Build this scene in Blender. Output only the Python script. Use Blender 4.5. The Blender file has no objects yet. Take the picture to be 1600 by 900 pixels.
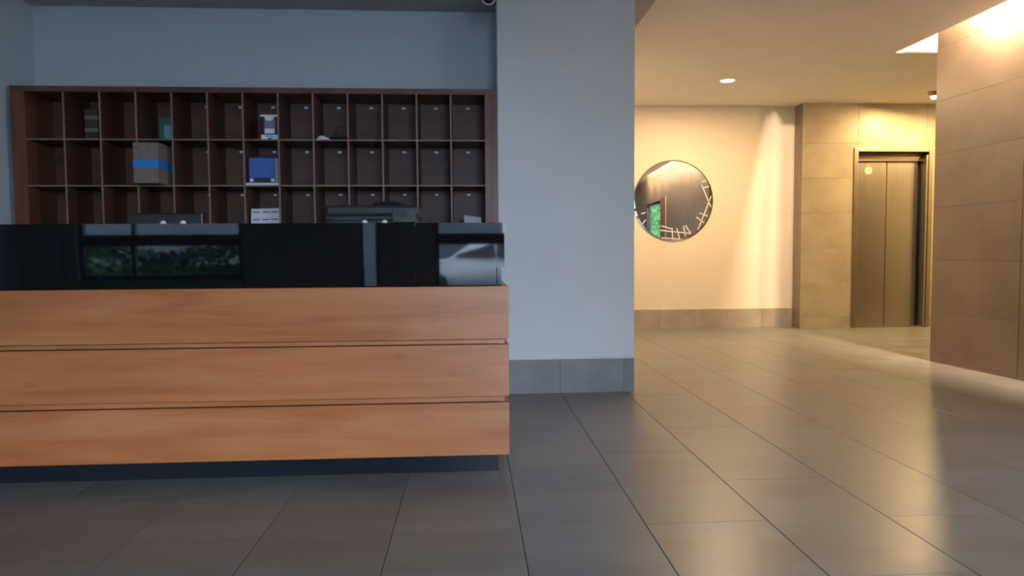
import bpy, bmesh, math, random
from mathutils import Vector, Matrix, noise
random.seed(4)
sc = bpy.context.scene
COL = bpy.context.collection

# ---------------------------------------------------------------- camera
F_PX, YAW, PIT, ROLL, CH = 1055.0, .06046, .05065, .00642, .975
cy, sy, cp, sp, cr, sr = (math.cos(YAW), math.sin(YAW), math.cos(PIT), math.sin(PIT), math.cos(ROLL), math.sin(ROLL))
def to_cam(v):
    X, Y, Z = v
    x = X*cy - Y*sy; y = X*sy + Y*cy
    d = y*cp - Z*sp; u = Z*cp + y*sp
    return Vector((x*cr - u*sr, d, x*sr + u*cr))
cols = [to_cam(e) for e in ((1,0,0),(0,1,0),(0,0,1))]
row = [Vector((cols[0][i], cols[1][i], cols[2][i])) for i in range(3)]
cam_d = bpy.data.cameras.new('camera'); cam = bpy.data.objects.new('camera', cam_d); COL.objects.link(cam)
right, fwd, up = row
cam.matrix_world = Matrix(((right.x, up.x, -fwd.x, 0), (right.y, up.y, -fwd.y, 0), (right.z, up.z, -fwd.z, CH), (0,0,0,1)))
cam_d.sensor_width = 36; cam_d.lens = 36*F_PX/1600; cam_d.clip_start = .02; cam_d.clip_end = 300
sc.camera = cam

# ---------------------------------------------------------------- world, exposure
sc.view_settings.view_transform = 'Standard'; sc.view_settings.look = 'None'
sc.view_settings.gamma = 1; sc.view_settings.use_curve_mapping = False
sc.view_settings.exposure = 0.0
SKY = 21.5
w = bpy.data.worlds.new('sky'); sc.world = w; w.use_nodes = True
bg = w.node_tree.nodes['Background']; bg.inputs[0].default_value = (.68, .79, 1.0, 1); bg.inputs[1].default_value = SKY
sc.cycles.max_bounces = 10; sc.cycles.diffuse_bounces = 6; sc.cycles.glossy_bounces = 5
sc.cycles.transparent_max_bounces = 12; sc.cycles.sample_clamp_indirect = 6
sc.cycles.use_denoising = True
def portal(x0, x1, z0, z1, y):
    l = bpy.data.lights.new('window_portal', 'AREA'); l.shape = 'RECTANGLE'; l.size = x1-x0; l.size_y = z1-z0
    l.cycles.is_portal = True
    o = bpy.data.objects.new('window_portal', l); COL.objects.link(o)
    o.location = ((x0+x1)/2, y, (z0+z1)/2); o.rotation_euler = (math.radians(90), 0, 0)
# façade openings (x0, x1, z0, z1), façade plane at y = FY
FY = -2.0
OPEN = [(-4.45, -2.62, .70, 2.45), (-.42, 1.75, .06, 2.45)]
OPEN.insert(1, (-1.30, -1.06, .10, 2.45))
for a in OPEN: portal(*a, FY-.08)
DY0, DY1, DZ = .60, 2.04, 2.16            # glass side door in the right wall
l = bpy.data.lights.new('door_portal', 'AREA'); l.shape = 'RECTANGLE'; l.size = DZ; l.size_y = DY1-DY0; l.cycles.is_portal = True
ob = bpy.data.objects.new('door_portal', l); COL.objects.link(ob); ob.location = (4.50, (DY0+DY1)/2, DZ/2); ob.rotation_euler = (0, math.radians(90), 0)

# ---------------------------------------------------------------- helpers
def new_obj(name, bm, mat=None, parent=None, smooth=False, **props):
    me = bpy.data.meshes.new(name); bm.to_mesh(me); bm.free()
    if smooth:
        for p in me.polygons: p.use_smooth = True
    mats = mat if isinstance(mat, (list, tuple)) else [mat]
    for m in mats:
        if m: me.materials.append(m)
    o = bpy.data.objects.new(name, me); COL.objects.link(o)
    if parent: o.parent = parent
    for k, v in props.items(): o[k] = v
    return o
def BM(): return bmesh.new()
def box(bm, x0, x1, y0, y1, z0, z1, bev=0, mi=0):
    vs = [bm.verts.new((x, y, z)) for z in (z0, z1) for y in (y0, y1) for x in (x0, x1)]
    fs = [bm.faces.new([vs[i] for i in f]) for f in ((0,2,3,1),(4,5,7,6),(0,1,5,4),(2,6,7,3),(0,4,6,2),(1,3,7,5))]
    for f in fs: f.material_index = mi
    if bev:
        es = list({e for f in fs for e in f.edges})
        r = bmesh.ops.bevel(bm, geom=es, offset=bev, segments=2, affect='EDGES', profile=.6)
        for f in r['faces']: f.material_index = mi
    return bm
def bx(*a, **k): return box(BM(), *a, **k)
def lathe(bm, prof, n=24, c=(0,0,0), mi=0):
    rings = []
    for r, z in prof:
        if r < 1e-5: rings.append([bm.verts.new((c[0], c[1], c[2]+z))])
        else: rings.append([bm.verts.new((c[0]+r*math.cos(2*math.pi*i/n), c[1]+r*math.sin(2*math.pi*i/n), c[2]+z)) for i in range(n)])
    for a, b in zip(rings, rings[1:]):
        for i in range(n):
            j = (i+1) % n
            q = [a[i % len(a)], a[j % len(a)], b[j % len(b)], b[i % len(b)]]
            q = [v for k, v in enumerate(q) if v not in q[:k]]
            if len(q) > 2: bm.faces.new(q).material_index = mi
    return bm
def tube(bm, pts, r, n=8):
    pts = [Vector(p) for p in pts]; rings = []
    for i, p in enumerate(pts):
        d = (pts[min(i+1, len(pts)-1)] - pts[max(i-1, 0)]).normalized()
        a = d.orthogonal().normalized() if abs(d.z) > .95 else d.cross(Vector((0,0,1))).normalized()
        b = d.cross(a)
        rings.append([bm.verts.new(p + r*(a*math.cos(2*math.pi*k/n) + b*math.sin(2*math.pi*k/n))) for k in range(n)])
    for A, B in zip(rings, rings[1:]):
        for k in range(n): bm.faces.new((A[k], A[(k+1)%n], B[(k+1)%n], B[k]))
    bm.faces.new(rings[0]); bm.faces.new(rings[-1][::-1])
    return bm
def curve_pts(ctrl, n=6):
    P = [Vector(p) for p in ctrl]; P = [P[0]] + P + [P[-1]]; out = []
    for i in range(1, len(P)-2):
        for k in range(n):
            t = k/n; a, b, c, d = P[i-1:i+3]
            out.append(.5*((2*b) + (c-a)*t + (2*a-5*b+4*c-d)*t*t + (3*b-a-3*c+d)*t**3))
    out.append(P[-2]); return out
def prism(bm, poly, z0, z1, mi=0):
    A = [bm.verts.new((x, y, z0)) for x, y in poly]; B = [bm.verts.new((x, y, z1)) for x, y in poly]
    bm.faces.new(A[::-1]).material_index = mi; bm.faces.new(B).material_index = mi
    for i in range(len(poly)):
        j = (i+1) % len(poly); bm.faces.new((A[i], A[j], B[j], B[i])).material_index = mi
    return bm
def empty(name, loc, label=None, cat=None, group=None, rz=0):
    o = bpy.data.objects.new(name, None); COL.objects.link(o); o.location = loc; o.rotation_euler.z = rz
    o.empty_display_size = .05
    if label: o['label'] = label
    if cat: o['category'] = cat
    if group: o['group'] = group
    return o
def tag(o, label, cat, group=None):
    o['label'] = label; o['category'] = cat
    if group: o['group'] = group
    return o
def place(mesh_obj, loc, parent=None):
    c = mesh_obj.copy(); COL.objects.link(c); c.location = loc
    if parent: c.parent = parent
    return c

# ---------------------------------------------------------------- materials
def mat(name, c1, c2=None, rough=.5, metal=0, scale=(3,3,3), detail=4, rand=0, bump=0, rough2=None, coat=0, spec=.5, contrast=(.35,.65), emit=None, emit_s=0, aniso=0, generated=False):
    m = bpy.data.materials.new(name); m.use_nodes = True; nt = m.node_tree; N = nt.nodes; L = nt.links
    b = N['Principled BSDF']
    b.inputs['Roughness'].default_value = rough; b.inputs['Metallic'].default_value = metal
    b.inputs['Specular IOR Level'].default_value = spec
    b.inputs['Coat Weight'].default_value = coat; b.inputs['Coat Roughness'].default_value = .12
    b.inputs['Base Color'].default_value = (*c1, 1)
    if emit: b.inputs['Emission Color'].default_value = (*emit, 1); b.inputs['Emission Strength'].default_value = emit_s
    if c2:
        tc = N.new('ShaderNodeTexCoord'); mp = N.new('ShaderNodeMapping'); mp.inputs['Scale'].default_value = scale
        oi = N.new('ShaderNodeObjectInfo')
        mul = N.new('ShaderNodeMath'); mul.operation = 'MULTIPLY'; mul.inputs[1].default_value = 37.0
        L.new(oi.outputs['Random'], mul.inputs[0]); L.new(mul.outputs[0], mp.inputs['Location'])
        L.new(tc.outputs['Object'], mp.inputs['Vector'])
        nz = N.new('ShaderNodeTexNoise'); nz.inputs['Scale'].default_value = 1; nz.inputs['Detail'].default_value = detail
        nz.inputs['Roughness'].default_value = .6
        L.new(mp.outputs[0], nz.inputs['Vector'])
        rp = N.new('ShaderNodeValToRGB'); rp.color_ramp.elements[0].position = contrast[0]; rp.color_ramp.elements[1].position = contrast[1]
        rp.color_ramp.elements[0].color = (*c1, 1); rp.color_ramp.elements[1].color = (*c2, 1)
        L.new(nz.outputs['Fac'], rp.inputs[0])
        out = rp.outputs[0]
        if rand:
            hs = N.new('ShaderNodeHueSaturation'); mr = N.new('ShaderNodeMapRange')
            mr.inputs['To Min'].default_value = 1-rand; mr.inputs['To Max'].default_value = 1+rand
            L.new(oi.outputs['Random'], mr.inputs['Value']); L.new(mr.outputs[0], hs.inputs['Value']); L.new(out, hs.inputs['Color'])
            out = hs.outputs[0]
        L.new(out, b.inputs['Base Color'])
        if rough2 is not None:
            m2 = N.new('ShaderNodeMapRange'); m2.inputs['To Min'].default_value = rough; m2.inputs['To Max'].default_value = rough2
            L.new(nz.outputs['Fac'], m2.inputs['Value']); L.new(m2.outputs[0], b.inputs['Roughness'])
        if bump:
            bp = N.new('ShaderNodeBump'); bp.inputs['Strength'].default_value = bump; bp.inputs['Distance'].default_value = .002
            L.new(nz.outputs['Fac'], bp.inputs['Height']); L.new(bp.outputs[0], b.inputs['Normal'])
    return m
def wood_mat(name, cols, rough=.35, coat=.3, scale=(1.1, 9, 9), knots=True, rand=.06):
    m = bpy.data.materials.new(name); m.use_nodes = True; nt = m.node_tree; N = nt.nodes; L = nt.links
    b = N['Principled BSDF']; b.inputs['Roughness'].default_value = rough
    b.inputs['Coat Weight'].default_value = coat; b.inputs['Coat Roughness'].default_value = .25
    tc = N.new('ShaderNodeTexCoord'); oi = N.new('ShaderNodeObjectInfo')
    mul = N.new('ShaderNodeMath'); mul.operation = 'MULTIPLY'; mul.inputs[1].default_value = 23.0
    L.new(oi.outputs['Random'], mul.inputs[0])
    def nz(sc3, d, dist=0):
        mp = N.new('ShaderNodeMapping'); mp.inputs['Scale'].default_value = sc3
        L.new(mul.outputs[0], mp.inputs['Location']); L.new(tc.outputs['Object'], mp.inputs['Vector'])
        n = N.new('ShaderNodeTexNoise'); n.inputs['Scale'].default_value = 1; n.inputs['Detail'].default_value = d
        n.inputs['Distortion'].default_value = dist; L.new(mp.outputs[0], n.inputs['Vector']); return n
    a = nz(scale, 5, .8); f = nz((scale[0]*3, scale[1]*9, scale[2]*9), 3)
    mx = N.new('ShaderNodeMath'); mx.operation = 'MULTIPLY_ADD'; mx.inputs[1].default_value = .25
    L.new(f.outputs['Fac'], mx.inputs[0]); L.new(a.outputs['Fac'], mx.inputs[2])
    rp = N.new('ShaderNodeValToRGB'); e = rp.color_ramp.elements
    e[0].position = .45; e[1].position = .82; e[0].color = (*cols[0], 1); e[1].color = (*cols[2], 1)
    q = e.new(.62); q.color = (*cols[1], 1)
    L.new(mx.outputs[0], rp.inputs[0]); out = rp.outputs[0]
    if knots:
        v = N.new('ShaderNodeTexVoronoi'); v.inputs['Scale'].default_value = 1
        mp = N.new('ShaderNodeMapping'); mp.inputs['Scale'].default_value = (2.2, 3, 5)
        L.new(mul.outputs[0], mp.inputs['Location']); L.new(tc.outputs['Object'], mp.inputs['Vector']); L.new(mp.outputs[0], v.inputs['Vector'])
        r2 = N.new('ShaderNodeValToRGB'); r2.color_ramp.elements[0].position = .03; r2.color_ramp.elements[1].position = .10
        r2.color_ramp.elements[0].color = (.72,.66,.62,1); r2.color_ramp.elements[1].color = (1,1,1,1)
        L.new(v.outputs['Distance'], r2.inputs[0])
        mm = N.new('ShaderNodeMixRGB'); mm.blend_type = 'MULTIPLY'; mm.inputs[0].default_value = .8
        L.new(out, mm.inputs[1]); L.new(r2.outputs[0], mm.inputs[2]); out = mm.outputs[0]
    hs = N.new('ShaderNodeHueSaturation'); mr = N.new('ShaderNodeMapRange'); mr.inputs['To Min'].default_value = 1-rand; mr.inputs['To Max'].default_value = 1+rand
    L.new(oi.outputs['Random'], mr.inputs['Value']); L.new(mr.outputs[0], hs.inputs['Value']); L.new(out, hs.inputs['Color'])
    L.new(hs.outputs[0], b.inputs['Base Color'])
    return m
def glass_mat(name, tint=(.93,.97,.96)):
    m = bpy.data.materials.new(name); m.use_nodes = True; nt = m.node_tree; N = nt.nodes; L = nt.links
    N.remove(N['Principled BSDF']); t = N.new('ShaderNodeBsdfTransparent'); t.inputs[0].default_value = (*tint, 1)
    g = N.new('ShaderNodeBsdfGlossy'); g.inputs['Roughness'].default_value = .02
    lw = N.new('ShaderNodeLayerWeight'); lw.inputs[0].default_value = .5
    pw = N.new('ShaderNodeMath'); pw.operation = 'POWER'; pw.inputs[1].default_value = 5; L.new(lw.outputs['Facing'], pw.inputs[0])
    fr = N.new('ShaderNodeMath'); fr.operation = 'MULTIPLY_ADD'; fr.inputs[1].default_value = .85; fr.inputs[2].default_value = .03; L.new(pw.outputs[0], fr.inputs[0]); mx = N.new('ShaderNodeMixShader')
    L.new(fr.outputs[0], mx.inputs[0]); L.new(t.outputs[0], mx.inputs[1]); L.new(g.outputs[0], mx.inputs[2])
    L.new(mx.outputs[0], N['Material Output'].inputs[0]); return m

M = {}
M['floor'] = mat('floor stone', (.140,.136,.134), (.185,.178,.174), rough=.27, rough2=.42, scale=(1.2,5,5), detail=6, rand=.05, bump=.04)
M['grout'] = mat('dark grout', (.085,.078,.07), rough=.8)
M['walljoint'] = mat('brown wall joint', (.055,.043,.034), rough=.8)
M['skirt'] = mat('grey stone skirting', (.20,.20,.215), (.25,.25,.265), rough=.4, scale=(5,5,5), rand=.04)
M['pillar'] = mat('white painted plaster', (.66,.66,.67), (.70,.70,.71), rough=.6, scale=(1.5,1.5,1.5))
M['cream'] = mat('cream painted plaster', (.72,.65,.55), (.75,.68,.58), rough=.55, scale=(1.5,1.5,1.5))
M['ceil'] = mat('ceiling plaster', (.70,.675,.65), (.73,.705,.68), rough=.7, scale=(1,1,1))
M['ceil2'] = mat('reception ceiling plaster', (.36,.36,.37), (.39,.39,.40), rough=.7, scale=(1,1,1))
M['back'] = mat('pale blue painted plaster', (.44,.50,.55), (.47,.53,.58), rough=.6, scale=(1.5,1.5,1.5))
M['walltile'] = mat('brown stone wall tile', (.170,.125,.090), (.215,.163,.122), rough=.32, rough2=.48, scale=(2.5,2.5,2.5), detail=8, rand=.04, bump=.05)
M['maple'] = wood_mat('orange maple veneer', ((.385,.122,.034), (.47,.158,.048), (.53,.205,.078)), rough=.34, coat=.25)
M['mahog'] = wood_mat('dark mahogany', ((.095,.030,.018), (.13,.043,.026), (.17,.060,.036)), rough=.42, coat=.1, knots=False, scale=(6,1.2,.9))
M['mahogx'] = wood_mat('mahogany back darkened as shade', ((.068,.024,.015), (.096,.036,.023), (.125,.050,.033)), rough=.5, coat=.05, knots=False, scale=(.9,1.2,6))  # back wood darkened: shade inside the cells is put into its colour
M['edge'] = mat('pale brown shelf edging', (.22,.13,.10), (.26,.16,.125), rough=.5, scale=(20,3,3))
M['black'] = mat('black back painted glass', (.004,.0045,.006), rough=.03, spec=.42)
M['kick'] = mat('dark polished plinth', (.02,.024,.034), rough=.16, metal=.3)
M['steel'] = mat('brushed stainless steel', (.40,.37,.33), (.44,.41,.37), rough=.30, rough2=.34, metal=1, scale=(90,90,.4), detail=2)
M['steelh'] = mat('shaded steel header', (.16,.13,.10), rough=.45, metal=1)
M['steeld'] = mat('steel frame', (.34,.29,.22), rough=.4, metal=1)
M['darkm'] = mat('dark shadow gap metal', (.05,.045,.04), rough=.5, metal=.4)
M['mirror'] = mat('mirror silvering', (.93,.94,.93), rough=.01, metal=1)
M['frost'] = mat('frosted etching', (.82,.82,.78), rough=.65)
M['glass'] = glass_mat('clear glass')
M['white'] = mat('white plastic', (.72,.74,.78), rough=.4)
M['paper'] = mat('white paper', (.66,.67,.74), rough=.7)
M['tagm'] = mat('white number tag', (.9,.9,.9), rough=.35)
M['ink'] = mat('purple ink', (.08,.05,.13), rough=.7)
M['blackp'] = mat('black plastic', (.012,.012,.014), rough=.35)
M['smoke'] = mat('smoky clear plastic', (.20,.21,.27), rough=.12, coat=.6)
M['screen'] = mat('dark display', (.05,.06,.075), rough=.12)
M['greyp'] = mat('charcoal plastic', (.010,.013,.017), (.014,.017,.021), rough=.4, scale=(8,8,8))
M['blue'] = mat('deep blue plastic', (.012,.03,.19), rough=.35)
M['bluel'] = mat('mid blue panel', (.05,.12,.42), (.065,.15,.47), rough=.4, scale=(9,9,9))
M['card'] = mat('brown cardboard', (.20,.15,.12), (.235,.178,.14), rough=.75, scale=(30,3,3))
M['tape'] = mat('bright blue tape', (.02,.22,.68), rough=.4)
M['green'] = mat('dark green card', (.03,.20,.12), rough=.6)
M['lblue'] = mat('pale blue slip', (.22,.40,.50), rough=.6)
M['tan'] = mat('tan paper band', (.22,.17,.14), rough=.7)
M['brownb'] = mat('dark brown book cover', (.075,.05,.04), rough=.6)
M['lampw'] = mat('lit lamp lens', (1,1,1), emit=(1,.80,.50), emit_s=14)
M['lampy'] = mat('lit yellow lamp lens', (1,1,1), emit=(1,.70,.30), emit_s=5)
M['slotlamp'] = mat('lit slot lamp lens', (1,1,1), emit=(1,.72,.42), emit_s=14)
M['trimw'] = mat('white lamp ring', (.75,.72,.66), rough=.4)
M['facade'] = mat('pale facade plaster', (.50,.50,.52), rough=.7)
M['alu'] = mat('dark window aluminium', (.03,.03,.035), rough=.4, metal=.5)
M['street'] = mat('street asphalt', (.12,.12,.125), (.16,.16,.165), rough=.8, scale=(2,2,2))
M['leaf'] = mat('hedge leaf', (.03,.11,.02), (.07,.22,.04), rough=.5, scale=(9,9,9), rand=.2)
M['stone'] = mat('grey green rendered wall', (.12,.14,.16), (.17,.19,.22), rough=.8, scale=(1,1,1))
M['carp'] = mat('white car paint', (.75,.77,.80), rough=.25, coat=.8)
M['carg'] = mat('dark car glass', (.02,.025,.03), rough=.05)
M['rubber'] = mat('tyre rubber', (.02,.02,.02), rough=.8)
M['stick'] = mat('pale yellow sticker', (.85,.75,.42), rough=.5)
M['brownt'] = mat('brown door jamb', (.16,.09,.05), rough=.5)

# ---------------------------------------------------------------- levels
H1, H2 = 2.72, 2.84          # ceiling over the reception / over the lift hall
PY, PX0, PX1 = 4.667, .192, 1.14
YB = 4.98
YM, YE = 8.55, 8.33

# floor: grout bed + stone tiles laid in half bond
fl = new_obj('floor', bx(-5.2, 7.35, -2.15, 9.0, -.12, -.0045), M['grout'], kind='structure')
TW, TL, G = .451, .870, .0014
def tile_mesh(name, w_, l_, t, m, ax='xy'):
    bm = BM(); c = .0010 if ax == 'xy' else .0008; G = .0014 if ax == 'xy' else .0016
    def P(x, y, z): return (x, y, z) if ax == 'xy' else ((x, -z, y) if ax == 'xz' else (-z, x, y))
    H = G*.5; d = c*.6
    sq = ((G, H), (w_-G, H), (w_-G, l_-H), (G, l_-H))
    lo = [bm.verts.new(P(x, y, 0)) for x, y in sq]
    md = [bm.verts.new(P(x, y, t-d)) for x, y in sq]
    to = [bm.verts.new(P(x, y, t)) for x, y in ((G+c, H+d), (w_-G-c, H+d), (w_-G-c, l_-H-d), (G+c, l_-H-d))]
    bm.faces.new(to); bm.faces.new(lo[::-1])
    for i in range(4):
        j = (i+1) % 4; bm.faces.new((lo[i], lo[j], md[j], md[i])); bm.faces.new((md[i], md[j], to[j], to[i]))
    bmesh.ops.recalc_face_normals(bm, faces=bm.faces[:])
    me = bpy.data.meshes.new(name); bm.to_mesh(me); bm.free(); me.materials.append(m); return me
ft = tile_mesh('floor_tile', TW, TL, .0045, M['floor'])
rest = BM()
for i in range(-12, 16):
    x = .1663 + i*TW
    y0 = 2.787 - 6*TL if i % 2 == 0 else 2.352 - 6*TL
    for k in range(0, 15):
        y = y0 + k*TL
        if x < -5.2 or x > 6.8 or y > 8.6 or y < -2.9: continue
        seen = y + TL > 1.6 and x + TW > -2.6 - .15*y and x < 1.2*y + 1.2 and not (x + TW < .1 and y > 4.0) and not (x > .2 and x + TW < 1.1 and y > 4.7) and not (x > 4.2 and y < 5.0)
        if seen:
            o = bpy.data.objects.new('floor_tile', ft); COL.objects.link(o); o.parent = fl; o.location = (x, y, -.0045)
        elif y > -2.1 and not (x > .2 and x + TW < 1.1 and y > 4.7):
            box(rest, x+G, x+TW-G, y+G, y+TL-G, -.0045, 0)
new_obj('floor_tile_field', rest, M['floor'], fl, kind='stuff')

# ---------------------------------------------------------------- walls
def struct(name, bm, m, **k): return new_obj(name, bm, m, kind='structure', **k)
struct('wall_back', bx(-3.15, PX0+.02, YB, YB+.15, 0, H1+.02), M['back'])
wl = BM(); box(wl, -3.15, -3.03, 3.55, YB, 0, H1+.02); box(wl, -5.2, -3.15, 3.55, 3.67, 0, H1+.02); box(wl, -5.2, -5.08, FY, 3.55, 0, H1+.02)
struct('wall_left', wl, M['back'])
wp = struct('wall_middle', bx(PX0, PX1, PY, YM, 0, H2+.02), M['pillar'])
struct('wall_far', bx(PX1, 4.3, YM, YM+.15, 0, H2+.02), M['cream'])
# lift block: side face + front around the door opening
EX0, EX1, EZ = 4.90, 5.83, 2.235      # door opening
we = BM()
box(we, 4.19, EX0, YE+.012, YE+.5, 0, H2+.02); box(we, EX1, 7.2, YE+.012, YE+.5, 0, H2+.02); box(we, EX0, EX1, YE+.012, YE+.5, EZ, H2+.02)
we = struct('wall_lift', we, M['walljoint'])
# right wall, slightly turned
def XR(y): return 4.057 + (5.723-y)*.06
RW0, RW1 = DY1, 5.723
o = .012
wr = prism(BM(), [(XR(RW1)+o, RW1), (XR(RW0)+o, RW0), (XR(RW0)+.07, RW0), (XR(3.0)+.07, 3.0), (7.2, 3.0), (7.2, RW1)], 0, H2+.06)
prism(wr, [(XR(DY1)+o, DY1), (XR(DY0)+o, DY0), (XR(DY0)+.07, DY0), (XR(DY1)+.07, DY1)], DZ, H2+.06)
prism(wr, [(XR(DY0)+o, DY0), (XR(FY)+o, FY-.15), (XR(FY)+.07, FY-.15), (XR(DY0)+.07, DY0)], 0, H2+.06)
prism(wr, [(XR(3.2)+.03, 3.2), (XR(FY)+.03, FY), (4.75, FY), (4.75, 3.2)], H2+.0605, H2+.09)
wr = struct('wall_right', wr, M['walljoint'])
struct('wall_end', bx(7.2, 7.35, 3.0, YE+.5, 0, H2+.3), M['cream'])
# façade with openings
wf = BM(); xs = -5.2
for a in OPEN:
    box(wf, xs, a[0], FY-.15, FY, 0, H2+.02); box(wf, a[0], a[1], FY-.15, FY, 0, a[2]); box(wf, a[0], a[1], FY-.15, FY, a[3], H2+.02); xs = a[1]
box(wf, xs, XR(FY)+.01, FY-.15, FY, 0, H2+.02)
struct('wall_front', wf, M['facade'])
# ceilings
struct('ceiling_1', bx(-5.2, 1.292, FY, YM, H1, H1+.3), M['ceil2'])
SX0, SX1, SY0, SY1 = 4.005, 4.50, -1.0, 6.22     # light slot beside the right wall
cb = BM()
prism(cb, [(1.292, FY), (XR(FY)-.09, FY), (XR(4.5)-.09, 4.5), (SX0+.02, 4.8), (SX0, SY1), (SX0, YM), (1.292, YM)], H2, H2+.10); box(cb, SX0, 7.2, SY1, YE+.5, H2, H2+.10); box(cb, SX0, 5.0, FY-.15, SY0, H2, H2+.10)
box(cb, SX1, 7.2, RW1, SY1, H2, H2+.10)
box(cb, SX0-.4, SX1+.1, SY0-.1, SY1+.1, H2+.32, H2+.40); box(cb, SX0-.4, SX0-.3, SY0-.1, SY1+.1, H2+.10, H2+.32)
box(cb, SX0, SX1+.1, SY1, SY1+.1, H2+.10, H2+.32); box(cb, SX0, SX1+.1, SY0-.1, SY0, H2+.10, H2+.32); box(cb, SX0-.3, SX0, SY1, SY1+.1, H2+.10, H2+.32); box(cb, SX0-.3, SX0, SY0-.1, SY0, H2+.10, H2+.32)
box(cb, SX1, SX1+.1, SY0, SY1, H2+.061, H2+.32)
struct('ceiling_2', cb, M['ceil'])

# wall tiles of the lift wall (thin face pieces)
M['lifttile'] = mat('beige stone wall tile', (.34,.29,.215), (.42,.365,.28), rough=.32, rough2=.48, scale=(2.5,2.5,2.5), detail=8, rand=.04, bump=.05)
def wtile_x(x0, x1, z0, z1, y, parent, name='wall_tile'):   # faces -Y
    me = tile_mesh(name, x1-x0, z1-z0, .012, M['lifttile'], 'xz')
    ob = bpy.data.objects.new(name, me); COL.objects.link(ob); ob.parent = parent; ob.location = (x0, y+.012, z0)
zz = [0, .14, .58, 1.02, 1.465, 1.905, 2.345, 2.785, H2]
for a, b in zip(zz, zz[1:]):
    wtile_x(4.178, EX0, a, min(b, H2), YE, we)
    if a >= 2.3:
        wtile_x(EX0, 5.8, a, b, YE, we); wtile_x(5.8, 6.7, a, b, YE, we)
    else:
        wtile_x(EX1, 6.7, a, b, YE, we)
wtile_x(EX0, EX1, EZ+.02, 2.345, YE, we)
def wtile_y(y0, y1, z0, z1, x, parent, rz=0, name='wall_tile'):   # faces -X
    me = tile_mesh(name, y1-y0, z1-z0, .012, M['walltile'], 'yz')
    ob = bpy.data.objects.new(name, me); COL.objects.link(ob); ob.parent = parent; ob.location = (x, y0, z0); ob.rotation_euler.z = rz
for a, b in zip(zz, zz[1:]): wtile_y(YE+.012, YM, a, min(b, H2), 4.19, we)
# right wall tiles
zr = [0, .44, .897, 1.354, 1.811, 2.268, 2.725, H2+.06]
ys = [RW1, RW1-.9, RW1-1.8, RW1-2.7, RW0]
ang = math.atan(.06)
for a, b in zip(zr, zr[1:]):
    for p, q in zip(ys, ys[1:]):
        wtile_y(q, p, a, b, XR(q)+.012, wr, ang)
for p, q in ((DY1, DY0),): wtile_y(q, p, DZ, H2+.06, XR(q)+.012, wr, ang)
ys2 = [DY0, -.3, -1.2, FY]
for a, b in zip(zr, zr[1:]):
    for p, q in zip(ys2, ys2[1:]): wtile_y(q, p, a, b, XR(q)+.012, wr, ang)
# brown timber casing beside the side door and the glass door itself
struct('trim_1', prism(BM(), [(XR(2.56)-.02, 2.56), (XR(2.06)-.02, 2.06), (XR(2.06)-.001, 2.06), (XR(2.56)-.001, 2.56)], 0, 2.2), M['brownt'])
sd = struct('door_3', BM(), None)
xd = XR(DY0)-.03; fr = BM()
box(fr, xd, xd+.05, DY0, DY0+.05, 0, DZ); box(fr, xd, xd+.05, DY1-.05, DY1, 0, DZ); box(fr, xd, xd+.05, DY0+.05, DY1-.05, DZ-.05, DZ); box(fr, xd, xd+.05, DY0+.05, DY1-.05, 0, .06)
new_obj('door_frame', fr, M['alu'], sd)
new_obj('door_pane', bx(xd+.02, xd+.028, DY0+.05, DY1-.05, .06, DZ-.05), M['glass'], sd)
new_obj('door_handle', tube(BM(), [(xd-.002, DY0+.15, .95), (xd-.05, DY0+.15, .97), (xd-.05, DY0+.15, 1.23), (xd-.002, DY0+.15, 1.25)], .010, 8), M['steeld'], sd)

# skirtings: stone pieces
def skirting(name, segs, axis_y, z1, thick=.012):
    r = struct(name, bx(segs[0]+.001, segs[-1]-.001, axis_y-.004, axis_y, 0, z1-.002), M['grout'])
    for a, b in zip(segs, segs[1:]): new_obj('skirting_tile', bx(a+.0012, b-.0012, axis_y-thick, axis_y-.004, 0, z1), M['skirt'], r)
    return r
skirting('baseboard_middle', [PX0+.002, .615, 1.063, PX1], PY, .235)
M['skirt2'] = mat('brown stone skirting', (.32,.275,.235), (.38,.33,.285), rough=.4, scale=(5,5,5), rand=.04)
r = struct('baseboard_far', bx(PX1+.005, 4.17, YM-.004, YM, 0, .24), M['grout'])
xs = [PX1+.01, 1.52, 1.97, 2.42, 2.87, 3.32, 3.77, 4.176]
for a, b in zip(xs, xs[1:]): new_obj('skirting_tile', bx(a+.0012, b-.0012, YM-.012, YM-.004, 0, .242), M['skirt2'], r)
# thin plaster bead over the skirtings
struct('trim_2', bx(PX0+.002, PX1, PY-.006, PY, .237, .249), M['pillar'])
struct('trim_3', bx(PX1+.005, 4.17, YM-.006, YM, .244, .256), M['cream'])

# ---------------------------------------------------------------- lift door
dr = struct('door_1', BM(), None)
fr = BM(); y0, y1 = YE-.012, YE+.14
box(fr, EX0-.055, EX0, y0, y1, 0, EZ+.05, .004); box(fr, EX1, EX1+.055, y0, y1, 0, EZ+.05, .004); box(fr, EX0, EX1, y0, y1, EZ, EZ+.05, .004)
new_obj('door_frame', fr, M['steeld'], dr)
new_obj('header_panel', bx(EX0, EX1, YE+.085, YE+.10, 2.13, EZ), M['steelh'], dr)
new_obj('door_panel', bx(EX0+.004, 5.349, YE+.115, YE+.135, .012, 2.128, .003), M['steel'], dr)
new_obj('door_panel', bx(5.361, EX1-.06, YE+.122, YE+.142, .012, 2.128, .003), M['steel'], dr)
new_obj('door_jamb', bx(EX1-.030, EX1-.001, YE+.0, YE+.155, 0, 2.20, .003), M['steel'], dr)
new_obj('door_sill', bx(EX0, EX1, YE+.02, YE+.16, 0, .01), M['steeld'], dr)
new_obj('lift_lining', bx(EX0, EX1, YE+.16, YE+.2, 0, EZ), M['darkm'], dr)
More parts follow.
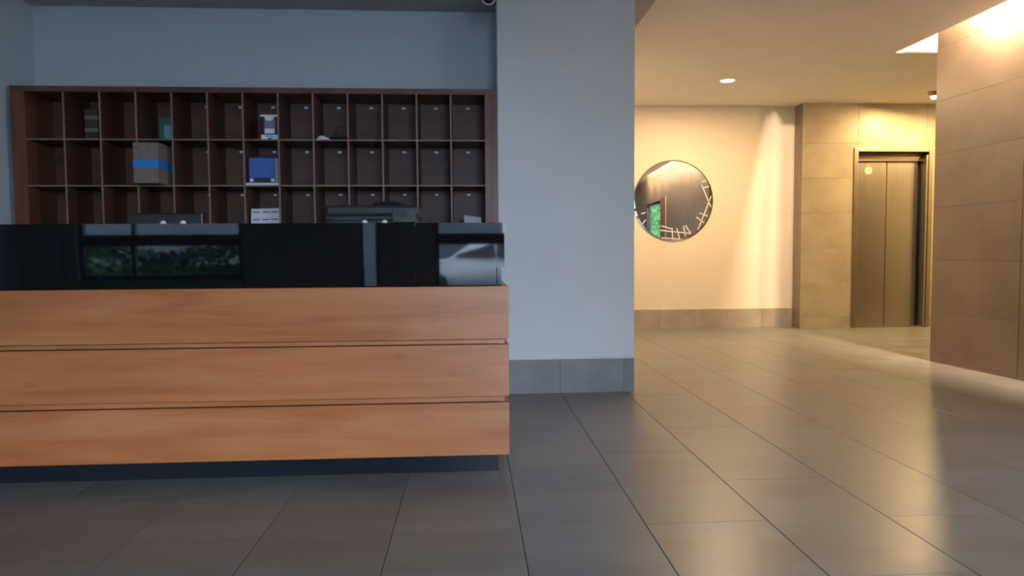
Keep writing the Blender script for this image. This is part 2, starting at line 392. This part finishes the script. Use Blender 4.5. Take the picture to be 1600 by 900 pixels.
st = lathe(BM(), [(0,0), (.048,0), (.048,.002), (0,.002)], 28); bmesh.ops.rotate(st, cent=(0,0,0), matrix=Matrix.Rotation(math.radians(90), 3, 'X'), verts=st.verts)
s_ = new_obj('sticker', st, M['stick'], dr, label='round pale yellow sticker near the top of the left door leaf'); s_.location = (5.105, YE+.1145, 2.012)
new_obj('sticker_band', bx(-.03, .03, -.0030, -.0021, -.006, .004), M['tan'], s_)

# ---------------------------------------------------------------- reception desk
WY, WX = 2.91, .161
XL = -3.02
desk = empty('reception_desk', ((XL+WX)/2, 3.2, 0), 'long reception desk with orange maple boards and a glossy black raised counter', 'desk')
def dpart(name, bm, m, **k):
    ob = new_obj(name, bm, m, desk, **k); ob.location = (-(XL+WX)/2, -3.2, 0); return ob
dpart('plinth', bx(XL, .115, 2.995, 3.55, 0, .112), M['kick'])
dpart('front_board', bx(XL, WX, WY, WY+.022, .607, .8355, .0012), M['maple'])
dpart('front_board', bx(XL, WX, WY, WY+.022, .357, .582, .0012), M['maple'])
dpart('front_board', bx(XL, WX, WY, WY+.022, .098, .328, .0012), M['maple'])
dpart('recess_strip', bx(XL, WX-.018, WY+.013, WY+.03, .5865, .6030), M['maple'])
dpart('recess_strip', bx(XL, WX-.018, WY+.013, WY+.03, .3325, .3530), M['maple'])
for z0, z1 in ((.607,.8355), (.357,.582), (.098,.328)):
    dpart('end_board', bx(WX-.022, WX-.0005, WY+.0225, 3.55, z0, z1, .001), M['maple'])
dpart('end_panel', bx(WX-.045, WX-.0225, WY+.031, 3.55, .098, .832), M['maple'])
dpart('shadow_backing', bx(XL, WX-.046, WY+.031, WY+.05, .10, .82), M['darkm'])
dpart('ledge', bx(XL, WX-.022, WY+.0225, 3.10, .8245, .8345), M['maple'])
GY = 2.965
xs = [XL, -2.462, -1.722, -.982, -.242, .1475]
for a, b in zip(xs, xs[1:]): dpart('upper_glass_panel', bx(a+.0008, b-.0008, GY, GY+.012, .917, 1.112), M['black'])
xs = [XL, -2.462, -1.722, -.982, -.242, .1125]
for a, b in zip(xs, xs[1:]): dpart('lower_glass_panel', bx(a+.0008, b-.0008, GY+.012, GY+.022, .8365, .917), M['black'])
dpart('counter_top', bx(XL, .1475, GY+.012, 3.30, 1.094, 1.111, .0015), M['black'])
dpart('counter_end', bx(.1365, .1475, GY+.0125, 3.30, .917, 1.094), M['black'])
dpart('lower_end_glass', bx(.118, .136, 3.04, 3.30, .836, .917), M['black'])
dpart('carcass', bx(XL, .112, GY+.022, GY+.045, .836, 1.094), M['darkm'])
dpart('work_surface', bx(XL, .112, 3.08, 3.75, .735, .765, .002), M['maple'])
dpart('work_support', bx(XL, XL+.03, 3.08, 3.72, 0.112, .735), M['maple'])
dpart('work_support', bx(-.02, .01, 3.56, 3.72, 0, .735), M['maple'])
dpart('counter_back', bx(XL, .112, 3.28, 3.298, .765, 1.094), M['darkm'])

# ---------------------------------------------------------------- pigeonhole unit
UY0, UY1, UZ = 4.655, YB-.004, 2.093
UXL, UXR = -2.995, PX0-.001
pg = empty('pigeonhole_unit', ((UXL+UXR)/2, (UY0+UY1)/2, 0), 'wide dark mahogany pigeonhole unit of open key boxes behind the desk', 'shelving')
def ppart(name, bm, m, **k):
    ob = new_obj(name, bm, m, pg, **k); ob.location = (-(UXL+UXR)/2, -(UY0+UY1)/2, 0); return ob
CX0, CX1 = -2.903, .103
ppart('top_board', bx(UXL, UXR, UY0, UY1, 2.056, UZ, .001), M['mahog'])
ppart('side_panel', bx(UXL, CX0, UY0, UY1, 0, 2.056, .001), M['mahog'])
ppart('side_panel', bx(CX1, .147, UY0, UY1, 0, 2.056, .001), M['mahog'])
ppart('side_panel', bx(.1478, UXR, UY0+.003, UY1, 0, 2.056, .001), M['mahog'])
ppart('back_panel', bx(CX0, CX1, UY1-.012, UY1, .1, 2.056), M['mahogx'])
M['mahogd'] = wood_mat('mahogany partitions darkened as shade', ((.055,.018,.011), (.078,.026,.016), (.10,.036,.022)), rough=.45, coat=.05, knots=False, scale=(6,1.2,.9))  # darker copy of the frame wood, standing in for shade in the cells
P = .2305
div = [CX1 - P*k for k in range(1, 13)][::-1]
shz = [1.747, 1.442, 1.137, .832, .527, .222]
def edged(x0, x1, z0, z1):
    bm = bx(x0, x1, UY0+.0075, UY1-.012, z0, z1); box(bm, x0, x1, UY0+.003, UY0+.0075, z0, z1, 0, 1); return bm
for x in div:
    zt = [2.056] + shz
    ppart('divider', edged(x-.0055, x+.0055, .1, 2.056), [M['mahogd'], M['edge']])
cells = [CX0] + div + [CX1]
for z in shz + [.1]:
    bm = BM()
    for a, b in zip(cells, cells[1:]):
        a2 = a + (.0055 if a != CX0 else 0); b2 = b - (.0055 if b != CX1 else 0)
        box(bm, a2, b2, UY0+.0075, UY1-.012, z-.005, z+.005); box(bm, a2, b2, UY0+.003, UY0+.0075, z-.005, z+.005, 0, 1)
    ppart('shelf', bm, [M['mahogd'], M['edge']])
tops = [2.056] + [z-.005 for z in shz[:5]]
tg = None
for zt in tops[:3]:
    for a, b in zip(cells[3:], cells[4:]):
        x = (a+b)/2; bm = bx(-.0125, .0125, -.0015, 0, -.007, .007)
        if tg is None:
            tg = new_obj('number_tag', bm, M['tagm'], pg); t = tg
        else:
            bm.free(); t = tg.copy(); COL.objects.link(t)
        t.location = (x-(UXL+UXR)/2, UY1-.012-(UY0+UY1)/2, zt-.030)

# ---------------------------------------------------------------- things in the pigeonholes
S1, S2, S3 = 1.752, 1.447, 1.142
# soap dispenser
d = empty('soap_dispenser', (-1.345, 4.73, S1), 'white soap dispenser with smoky window in the top row of boxes', 'dispenser')
new_obj('base', bx(-.058, .058, -.045, .05, 0, .036, .005), M['white'], d)
new_obj('nozzle', lathe(BM(), [(0,0),(.018,0),(.018,.003),(.012,.012),(0,.012)], 20), M['blackp'], d).location = (0, -.04, .0)
new_obj('body', bx(-.062, .062, -.035, .05, .036, .155, .006), M['blackp'], d)
new_obj('window', bx(-.036, .036, -.046, -.034, .040, .152, .004), M['smoke'], d)
new_obj('liquid', bx(-.032, .032, -.0475, -.046, .042, .075, .0005), M['white'], d, label='pale liquid level behind the window')
new_obj('lid', bx(-.062, .062, -.045, .05, .155, .168, .004), M['white'], d)
bm = lathe(BM(), [(0,0), (.032,0), (.032,.002), (0,.002)], 28)
bmesh.ops.rotate(bm, cent=(0,0,0), matrix=Matrix.Rotation(math.radians(90), 3, 'X'), verts=bm.verts)
for v in bm.verts: v.co.z = min(v.co.z, 0)
l_ = new_obj('lid_lip', bm, M['white'], d); l_.location = (0, -.0455, .158)
def text(body, size, loc, m, parent, ext=.0004, name='lettering', rot=(math.radians(90),0,0)):
    cu = bpy.data.curves.new(name, 'FONT'); cu.body = body; cu.size = size; cu.extrude = ext; cu.align_x = 'CENTER'; cu.align_y = 'CENTER'
    tmp = bpy.data.objects.new(name, cu); COL.objects.link(tmp); bpy.context.view_layer.update()
    me = bpy.data.meshes.new_from_object(tmp.evaluated_get(bpy.context.evaluated_depsgraph_get()))
    COL.objects.unlink(tmp); bpy.data.objects.remove(tmp)
    me.materials.clear(); me.materials.append(m)
    ob = bpy.data.objects.new(name, me); COL.objects.link(ob); ob.location = loc; ob.rotation_euler = rot; ob.parent = parent; return ob
bm = BM()
for k in range(6): box(bm, -.027+k*.0085, -.0205+k*.0085, -.0006, 0, -.0035+(k%2)*.001, .0035)
new_obj('logo_marks', bm, M['smoke'], d).location = (.002, -.0452, .024)

# blue plastic case on a white tray
b = empty('blue_case', (-1.405, 4.72, S2+.018), 'blue plastic case with two white corner squares in the middle row', 'case')
new_obj('shell', bx(-.093, .093, -.02, .10, 0, .176, .006), M['blue'], b)
new_obj('face_panel', bx(-.084, .084, -.0245, -.02, .037, .165, .002), M['bluel'], b)
new_obj('face_slot', bx(-.052, .052, -.023, -.02, .008, .030, .001), M['blackp'], b)
for s in (-1, 1): new_obj('corner_label', bx(s*.070-.0115, s*.070+.0115, -.024, -.02, .008, .030, .001), M['white'], b)
new_obj('side_sheet', bx(.0935, .099, -.015, .10, 0, .165, .001), M['white'], b)
bm = bx(-.112, .112, -.055, .12, 0, .016, .004)
tr = new_obj('white_tray', bm, M['white']); tr.location = (-1.3955, 4.722, S2)
tag(tr, 'flat white tray under the blue plastic case', 'tray')

# white printed card with two rows of purple marks
c = empty('desk_calendar', (-1.392, 4.70, S3), 'white standing calendar card with two rows of purple dashes', 'calendar')
bm = BM(); box(bm, -.098, .098, 0, .004, .0, .150, .001)
for v in bm.verts: v.co.z += v.co.x*.022 + .0022; v.co.y += v.co.z*.12
new_obj('front_sheet', bm, M['paper'], c)
bm = BM(); box(bm, -.098, .098, .0, .003, 0, .150)
for v in bm.verts: v.co.z = max(0, v.co.z + v.co.x*.022); v.co.y += .042 - v.co.z*.16
new_obj('back_stand', bm, M['paper'], c)
for z in (.128, .077, .026):
    for x in (-.062, 0, .06):
        q = bx(x-.024, x+.024, -.0012, 0, z-.0035, z+.0035)
        for v in q.verts: v.co.z += v.co.x*.022; v.co.y += v.co.z*.12
        new_obj('printed_bar', q, M['ink'], c)

# cable heap and white plug in the top row
cb_ = empty('black_cable', (-.925, 4.76, S1), 'coiled black cable with a raised loop in the top row', 'cable')
pts = []
for k in range(60):
    a = k/60*2*math.pi*3.4; r_ = .052 + .012*math.sin(k*.9)
    pts.append((.035 + r_*1.1*math.cos(a), r_*.9*math.sin(a), .006 + .026*k/60 + .003*math.sin(k*1.7)))
new_obj('coil', tube(BM(), pts, .005, 8), M['blackp'], cb_, smooth=True)
new_obj('raised_loop', tube(BM(), curve_pts([(.0,.01,.028), (.005,0,.060), (.010,-.01,.092), (.022,-.012,.101), (.05,-.01,.095), (.085,-.005,.079), (.097,.0,.066)]), .0036, 8), M['blackp'], cb_, smooth=True)
new_obj('plug', bx(-.014, .010, -.012, .014, .024, .046, .004), M['greyp'], cb_)
bm = BM(); bmesh.ops.create_uvsphere(bm, u_segments=20, v_segments=12, radius=1)
for v in bm.verts:
    x, y, z = v.co; v.co = Vector((x*.042 + (.014 if x > 0 else 0)*x, y*.03, max(0, z)*(.034 - .014*max(0, x)) ))
o = new_obj('white_adapter', bm, M['white'], smooth=True); o.location = (-1.000, 4.700, S1)
tag(o, 'small rounded white adapter at the left of the black cable', 'adapter')

# cardboard box with blue tape
k = empty('cardboard_box', (-2.092, 4.665, S2), 'brown cardboard box with a blue tape band sticking out of the middle row', 'box')
new_obj('box_body', bx(-.079, .079, -.13, .10, 0, .262, .003), M['card'], k)
bm = BM(); box(bm, -.0805, .0805, -.1315, .10, .100, .150, .0006)
new_obj('tape_band', bm, M['tape'], k, label='bright blue tape band around the box')
bm = BM(); box(bm, -.071, -.047, -.1312, -.130, .220, .2245)
box(bm, -.071, -.047, -.1312, -.130, .2275, .2305)
for s in (-1, 1):
    q = [bm.verts.new(p) for p in ((-.059+s*.013, -.1312, .236), (-.059+s*.013, -.1312, .233), (-.059, -.1312, .243), (-.059, -.1312, .2465))]
    bm.faces.new(q)
new_obj('printed_symbol', bm, M['ink'], k)

# green card with pale slip (top row), striped stack of books (top row, left)
g = empty('green_folder', (-2.125, 4.935, S1), 'dark green folder with a pale blue slip at the back of the top row', 'folder')
new_obj('cover', bx(-.045, .042, -.012, .012, 0, .190, .002), M['green'], g)
new_obj('slip', bx(-.012, .035, -.015, -.012, .002, .136, .0005), M['lblue'], g)
t = empty('box_file', (-2.600, 4.90, S1), 'narrow dark brown box file with two tan bands in the top row', 'file')
new_obj('file_body', bx(-.045, .040, -.03, .055, 0, .235, .002), M['brownb'], t)
for z in (.165, .080): new_obj('paper_band', bx(-.0455, .0405, -.0315, .03, z, z+.027, .0005), M['tan'], t)

# small white card in the last box of the bottom visible row
c = new_obj('white_card', bx(-.060, .060, 0, .004, 0, .098, .0005), M['paper'])
for v in c.data.vertices: v.co.z = v.co.z if v.co.z < .05 else v.co.z - v.co.x*.14; v.co.y += v.co.z*.2
c.location = (.015, 4.755, S3)
tag(c, 'small white card leaning in the rightmost box of the third row', 'card')

# ---------------------------------------------------------------- equipment behind the counter
p = empty('printer', (-.482, 3.50, .765), 'large charcoal office printer standing behind the black counter', 'printer')
new_obj('printer_body', bx(-.222, .222, -.15, .20, 0, .385, .012), M['greyp'], p)
new_obj('scanner_lid', bx(-.225, .225, -.155, .205, .398, .452, .014), M['greyp'], p)
new_obj('hinge_gap', bx(-.215, .215, -.145, .195, .385, .398), M['blackp'], p)
new_obj('control_panel', bx(.10, .215, -.170, -.152, .365, .440, .004), M['blackp'], p)
new_obj('display', bx(.115, .17, -.1725, -.170, .395, .425, .0005), M['screen'], p)
new_obj('paper_slot', bx(-.18, -.05, -.157, -.150, .378, .392), M['screen'], p)
new_obj('paper_tray', bx(-.19, .19, -.165, -.15, .03, .13, .003), M['blackp'], p)
# dark bag slumped on the printer
bm = BM(); bmesh.ops.create_uvsphere(bm, u_segments=24, v_segments=14, radius=1)
for v in bm.verts:
    x, y, z = v.co; h = .032 + .005*math.sin(x*6+1)
    v.co = Vector((x*.092, y*.05, max(0, z)*h*(1.0 - .35*math.exp(-((x-.05)/.18)**2)) ))
o = new_obj('black_pouch', bm, M['blackp'], smooth=True); o.location = (-.415, 3.50, 1.217)
tag(o, 'flat black pouch lying on top of the charcoal printer', 'pouch')
m = empty('monitor', (-1.49, 3.42, .765), 'dark computer monitor whose top edge shows over the counter at left', 'monitor')
new_obj('screen_housing', bx(-.18, .18, -.015, .02, .13, .418, .006), M['blackp'], m)
new_obj('screen_glass', bx(-.17, .17, .0201, .022, .145, .408), M['smoke'], m)
new_obj('stand_neck', bx(-.03, .03, -.035, -.015, .01, .25, .003), M['blackp'], m)
new_obj('stand_base', bx(-.11, .11, -.08, .07, 0, .012, .004), M['blackp'], m)
# round white knobs on slim stems at the inner edge of the counter
def knob(x, lab):
    e = empty('round_ornament', (x, 3.24, 1.111), lab, 'ornament', 'round white ornaments on the counter')
    new_obj('stem', lathe(BM(), [(0,0),(.007,0),(.007,.006),(0,.006)], 16), M['white'], e)
    new_obj('ball', lathe(BM(), [(0,.004),(.008,.0045),(.0125,.010),(.0135,.017),(.0115,.024),(.006,.028),(0,.029)], 20), M['white'], e, smooth=True)
knob(-.500, 'small round white ornament on the counter in front of the printer, left of its pair')
knob(-.407, 'small round white ornament on the counter in front of the printer, right of its pair')
knob(-1.425, 'small round white ornament on the counter in front of the monitor, left of its pair')
knob(-1.335, 'small round white ornament on the counter in front of the monitor, right of its pair')

# ---------------------------------------------------------------- round mirror
mr = empty('round_mirror', (2.592, YM-.012, 1.640), 'large round frameless mirror with etched lines on the cream wall', 'mirror')
bm = lathe(BM(), [(0,0), (.500,0), (.518,.004), (.518,.010), (0,.010)], 96)
bmesh.ops.rotate(bm, cent=(0,0,0), matrix=Matrix.Rotation(math.radians(-90), 3, 'X'), verts=bm.verts)
bmesh.ops.recalc_face_normals(bm, faces=bm.faces[:])
new_obj('mirror_glass', bm, M['mirror'], mr)
bm = lathe(BM(), [(0,.0102), (.46,.0102), (.46,.012), (0,.012)], 48)
bmesh.ops.rotate(bm, cent=(0,0,0), matrix=Matrix.Rotation(math.radians(-90), 3, 'X'), verts=bm.verts)
new_obj('backing', bm, M['darkm'], mr)
def pix(px, py, Y):
    rr = cam.matrix_world.to_3x3() @ Vector(((px-800)/F_PX, (450-py)/F_PX, -1)); t_ = Y/rr.y
    return Vector((rr.x*t_, Y, CH + rr.z*t_))
SEG = [((690,300),(790,520)), ((790,410),(655,740)), ((700,335),(780,310)), ((690,272),(742,258)), ((640,615),(715,672)), ((670,575),(760,612)),
       ((290,745),(590,775)), ((405,720),(410,835)), ((450,725),(480,835)), ((515,700),(535,800)), ((535,695),(585,775)), ((105,585),(150,570)),
       ((150,640),(110,685)), ((300,700),(400,730)), ((300,818),(480,842))]
for (a, b_) in SEG:
    A = pix(985 + a[0]/6.207, 240 + a[1]/6.207, YM-.014) - mr.location; B = pix(985 + b_[0]/6.207, 240 + b_[1]/6.207, YM-.014) - mr.location
    for V in (A, B):
        V.y = 0
        if V.length > .497: V *= .497/V.length
    d_ = (B-A).normalized(); n_ = Vector((-d_.z, 0, d_.x))*.006
    bm = BM()
    f_ = [A+n_, B+n_, B-n_, A-n_]
    lo = [bm.verts.new((v.x, -.0008, v.z)) for v in f_]; hi = [bm.verts.new((v.x, .0004, v.z)) for v in f_]
    bm.faces.new(lo); bm.faces.new(hi[::-1])
    for i in range(4): bm.faces.new((lo[i], hi[i], hi[(i+1)%4], lo[(i+1)%4]))
    bmesh.ops.recalc_face_normals(bm, faces=bm.faces[:])
    new_obj('etched_line', bm, M['frost'], mr)

# ---------------------------------------------------------------- lamps
def area(name, loc, power, col, size, parent, spread=math.pi, rot=(0,0,0)):
    l = bpy.data.lights.new(name, 'AREA'); l.shape = 'DISK'; l.size = size; l.energy = power; l.color = col; l.spread = spread
    ob = bpy.data.objects.new(name, l); COL.objects.link(ob); ob.location = loc; ob.rotation_euler = rot; ob.parent = parent; return ob
def downlight(x, y, z, r, power, col, lens, label, group=None, name='recessed_downlight'):
    e = empty(name, (x, y, z), label, 'ceiling light', group)
    new_obj('ring', lathe(BM(), [(r*.86,-.0005), (r*.90,-.006), (r*1.12,-.006), (r*1.16,0), (r*.86,0)], 36), M['trimw'], e, smooth=False)
    new_obj('lens', lathe(BM(), [(0,-.003), (r*.86,-.003), (r*.86,-.0005), (0,-.0005)], 36), lens, e)
    area('bulb_light', (0, 0, -.012), power, col, r*1.6, e)
    return e
WARM = (1, .68, .36); YEL = (1, .66, .27); SLOT_W = 420
downlight(2.80, 7.28, H2, .085, 56, WARM, M['lampw'], 'round recessed downlight glowing in the hall ceiling before the mirror wall')
downlight(1.55, 7.28, H2, .085, 26, WARM, M['lampw'], 'round recessed downlight of the hall ceiling hidden behind the white pillar')
downlight(6.55, 7.15, H2, .085, 85, YEL, M['lampy'], 'unseen downlight added behind the brown tile wall to even out the lift wall light')  # unseen extra lamp, added to light the lift wall evenly
e = empty('eyeball_spotlight', (5.45, 7.72, H2), 'small brass spotlight on the ceiling before the lift door', 'ceiling light')
new_obj('housing', lathe(BM(), [(0,0), (.062,0), (.066,-.008), (.058,-.028), (.050,-.040), (.040,-.046), (0,-.044)], 28), M['steeld'], e, smooth=True)
bm = BM(); bmesh.ops.create_uvsphere(bm, u_segments=20, v_segments=12, radius=.040)
new_obj('bulb', bm, M['lampy'], e, smooth=True).location = (0, 0, -.048)
area('bulb_light', (0, 0, -.095), 62, YEL, .07, e, rot=(0, .15, 0))
for y, lab in [(5.0, 'slot lamp whose glow whitens the top of the brown tile wall')] + [(q, 'slot lamp nearer the entrance, seen only as glow in the round mirror') for q in (4.2, 3.4, 2.6, 1.8, 1.0)]:
    e = empty('slot_lamp', (4.026 if y > 4.9 else XR(y)-.072, y, H2+.15), lab, 'lamp', 'lamps in the ceiling slot')
    new_obj('socket', lathe(BM(), [(0,.17), (.022,.17), (.022,.045), (.016,.030), (0,.030)], 24), M['trimw'], e)
    bm = BM(); bmesh.ops.create_uvsphere(bm, u_segments=20, v_segments=12, radius=.026)
    new_obj('bulb', bm, M['slotlamp'], e, smooth=True).location = (0, 0, .012)
    l = bpy.data.lights.new('bulb_light', 'POINT'); l.energy = SLOT_W if y > 4.9 else SLOT_W*.6; l.color = (1, .74, .48); l.shadow_soft_size = .012
    ob = bpy.data.objects.new('bulb_light', l); COL.objects.link(ob); ob.location = (0, 0, -.028); ob.parent = e

# ---------------------------------------------------------------- dome camera on the reception ceiling
e = empty('dome_camera', (.128, 4.42, H1), 'white dome security camera with dark ball under the reception ceiling', 'camera')
new_obj('mount', lathe(BM(), [(0,0), (.058,0), (.058,-.022), (.050,-.100), (.048,-.107), (0,-.107)], 32), M['white'], e, smooth=True)
bm = BM(); bmesh.ops.create_uvsphere(bm, u_segments=24, v_segments=16, radius=.040)
new_obj('ball', bm, M['blackp'], e, smooth=True).location = (0, -.016, -.116)
bm = BM()
R1, R2 = .0415, .0052
for i in range(32):
    for j in range(8):
        a, b2 = 2*math.pi*i/32, 2*math.pi*j/8
        bm.verts.new(((R1+R2*math.cos(b2))*math.cos(a), R2*math.sin(b2), (R1+R2*math.cos(b2))*math.sin(a)))
bm.verts.ensure_lookup_table()
for i in range(32):
    for j in range(8): bm.faces.new([bm.verts[k_] for k_ in (i*8+j, ((i+1)%32)*8+j, ((i+1)%32)*8+(j+1)%8, i*8+(j+1)%8)])
new_obj('bezel_ring', bm, M['white'], e, smooth=True).location = (0, -.030, -.116)

# ---------------------------------------------------------------- façade glazing
def glazing(name, a, mull, transom=(1.09, 1.22)):
    x0, x1, z0, z1 = a; y0, y1 = FY-.11, FY-.05
    r = struct(name, BM(), None)
    fr = BM(); t_ = .05
    box(fr, x0, x0+t_, y0, y1, z0, z1); box(fr, x1-t_, x1, y0, y1, z0, z1); box(fr, x0+t_, x1-t_, y0, y1, z0, z0+t_); box(fr, x0+t_, x1-t_, y0, y1, z1-t_, z1)
    new_obj('window_frame', fr, M['alu'], r)
    if transom: new_obj('transom_bar', bx(x0+t_, x1-t_, y0-.005, y1+.005, *transom), M['alu'], r)
    for m_ in mull: new_obj('mullion', bx(m_-.02, m_+.02, y0, y1, z0+t_, z1-t_), M['alu'], r)
    e_ = [x0+t_] + [q for m_ in mull for q in (m_-.02, m_+.02)] + [x1-t_]
    for i in range(0, len(e_), 2): new_obj('pane', bx(e_[i], e_[i+1], FY-.083, FY-.077, z0+t_, z1-t_), M['glass'], r)
glazing('window_1', OPEN[0], [-3.85])
glazing('door_2', OPEN[2], [.72])
glazing('window_2', OPEN[1], [], None)

# ---------------------------------------------------------------- outside
sg = bx(-30, 30, -28, FY-.15, -.25, -.10); box(sg, 5.3, 30, FY-.15, 12, -.25, -.10)
struct('street_ground', sg, M['street'])
def hedge(name, x0, x1, y0, y1, z1, n, label):
    e = empty(name, ((x0+x1)/2, (y0+y1)/2, -.1), label, 'hedge')
    cx, cy_ = (x0+x1)/2, (y0+y1)/2
    core = BM(); box(core, x0-cx+.1, x1-cx-.1, y0-cy_+.1, y1-cy_-.1, 0, z1-.08)
    new_obj('branches', core, M['leaf'], e)
    bm = BM()
    for _ in range(n):
        s = random.random()
        x = random.uniform(x0, x1); z = random.uniform(0, z1); y = y1 + random.uniform(-.14, .04)
        if s < .35: z = z1 + random.uniform(-.12, .08); y = random.uniform(y0, y1)
        z += .08*math.sin(x*3.1)
        c_ = Vector((x-cx, y-cy_, z+.1)); u = Vector((random.gauss(0,1), random.gauss(0,1), random.gauss(0,1))).normalized()
        v = u.orthogonal().normalized(); s_ = random.uniform(.035, .075)
        bm.faces.new([bm.verts.new(c_+u*s_), bm.verts.new(c_+v*s_*.5), bm.verts.new(c_-u*s_), bm.verts.new(c_-v*s_*.5)])
    new_obj('leaves', bm, M['leaf'], e, kind='stuff')
hedge('green_hedge', -7.0, -2.4, -5.0, -4.0, 1.02, 5000, 'low green hedge outside the left window, mirrored in the counter')
hedge('tall_hedge', 4.6, 9.0, -4.6, -3.6, 2.6, 5000, 'tall green hedge outside the glass side door, mirrored in the round mirror')
struct('wall_street', bx(-20, 1.0, -15.4, -15, -.1, 8.5), M['stone'])
struct('sky_block_canopy', bx(-12, -.85, -7.5, FY-.16, 2.62, 2.85), M['facade'])  # unseen canopy slab, added to keep sky light out of the left window
# white car
car = empty('parked_car', (0.42, -10.9, -.1), 'white hatchback car parked outside the glass front', 'car')
prof = [(-2.0,.28),(-2.02,.55),(-1.93,.80),(-1.5,.90),(-.95,.97),(-.35,1.38),(.2,1.46),(.95,1.43),(1.55,1.15),(1.95,1.02),(2.03,.7),(2.0,.3),(1.6,.24),(-1.6,.24)]
bm = BM(); A = []; B = []
for x, z in prof:
    ins = .16 if z > 1.1 else (.04 if z > .9 else 0)
    A.append(bm.verts.new((x, -.86+ins, z))); B.append(bm.verts.new((x, .86-ins, z)))
bm.faces.new(A); bm.faces.new(B[::-1])
for i in range(len(prof)): j = (i+1) % len(prof); bm.faces.new((A[i], B[i], B[j], A[j]))
bmesh.ops.recalc_face_normals(bm, faces=bm.faces[:])
bmesh.ops.bevel(bm, geom=[e_ for e_ in bm.edges if abs(e_.verts[0].co.y-e_.verts[1].co.y) < .3], offset=.05, segments=3, affect='EDGES')
new_obj('body', bm, M['carp'], car, smooth=True)
for s in (-1, 1):
    q = BM(); P_ = [(-.82,1.0),(-.32,1.33),(.15,1.39),(.15,1.0)]; Q_ = [(.2,1.0),(.2,1.39),(.9,1.36),(1.4,1.12),(1.35,1.0)]
    for W_ in (P_, Q_):
        L1 = [q.verts.new((x, s*(.845-.16*min(1,max(0,(z-.95)/.2))+.012), z)) for x, z in W_]; L2 = [q.verts.new((v.co.x, v.co.y - s*.03, v.co.z)) for v in L1]
        q.faces.new(L1); q.faces.new(L2[::-1])
        for i in range(len(W_)): q.faces.new((L1[i], L2[i], L2[(i+1)%len(W_)], L1[(i+1)%len(W_)]))
    new_obj('side_window', q, M['carg'], car)
    for x in (-1.28, 1.27):
        q = lathe(BM(), [(0,-.09), (.19,-.09), (.2,-.1), (.30,-.1), (.32,-.08), (.32,.08), (.30,.1), (.2,.1), (.19,.09), (0,.09)], 28)
        bmesh.ops.rotate(q, cent=(0,0,0), matrix=Matrix.Rotation(math.radians(90), 3, 'X'), verts=q.verts)
        new_obj('wheel', q, M['rubber'], car).location = (x, s*.79, .32)

# finer pieces hang under the part they belong to (all these parts sit at their thing's origin)
def nest(child, part):
    for o in [o for o in COL.objects if o.name.split('.')[0] == child]:
        for p_ in o.parent.children if o.parent else ():
            if p_.name.split('.')[0] == part: o.parent = p_; break
for c_, p_ in (('lid_lip','lid'), ('liquid','window'), ('logo_marks','base'), ('nozzle','base'), ('corner_label','shell'), ('face_slot','shell'),
               ('printed_symbol','box_body'), ('printed_bar','front_sheet'), ('slip','cover'), ('paper_band','file_body'), ('display','control_panel'),
               ('screen_glass','screen_housing'), ('side_window','body')):
    nest(c_, p_)
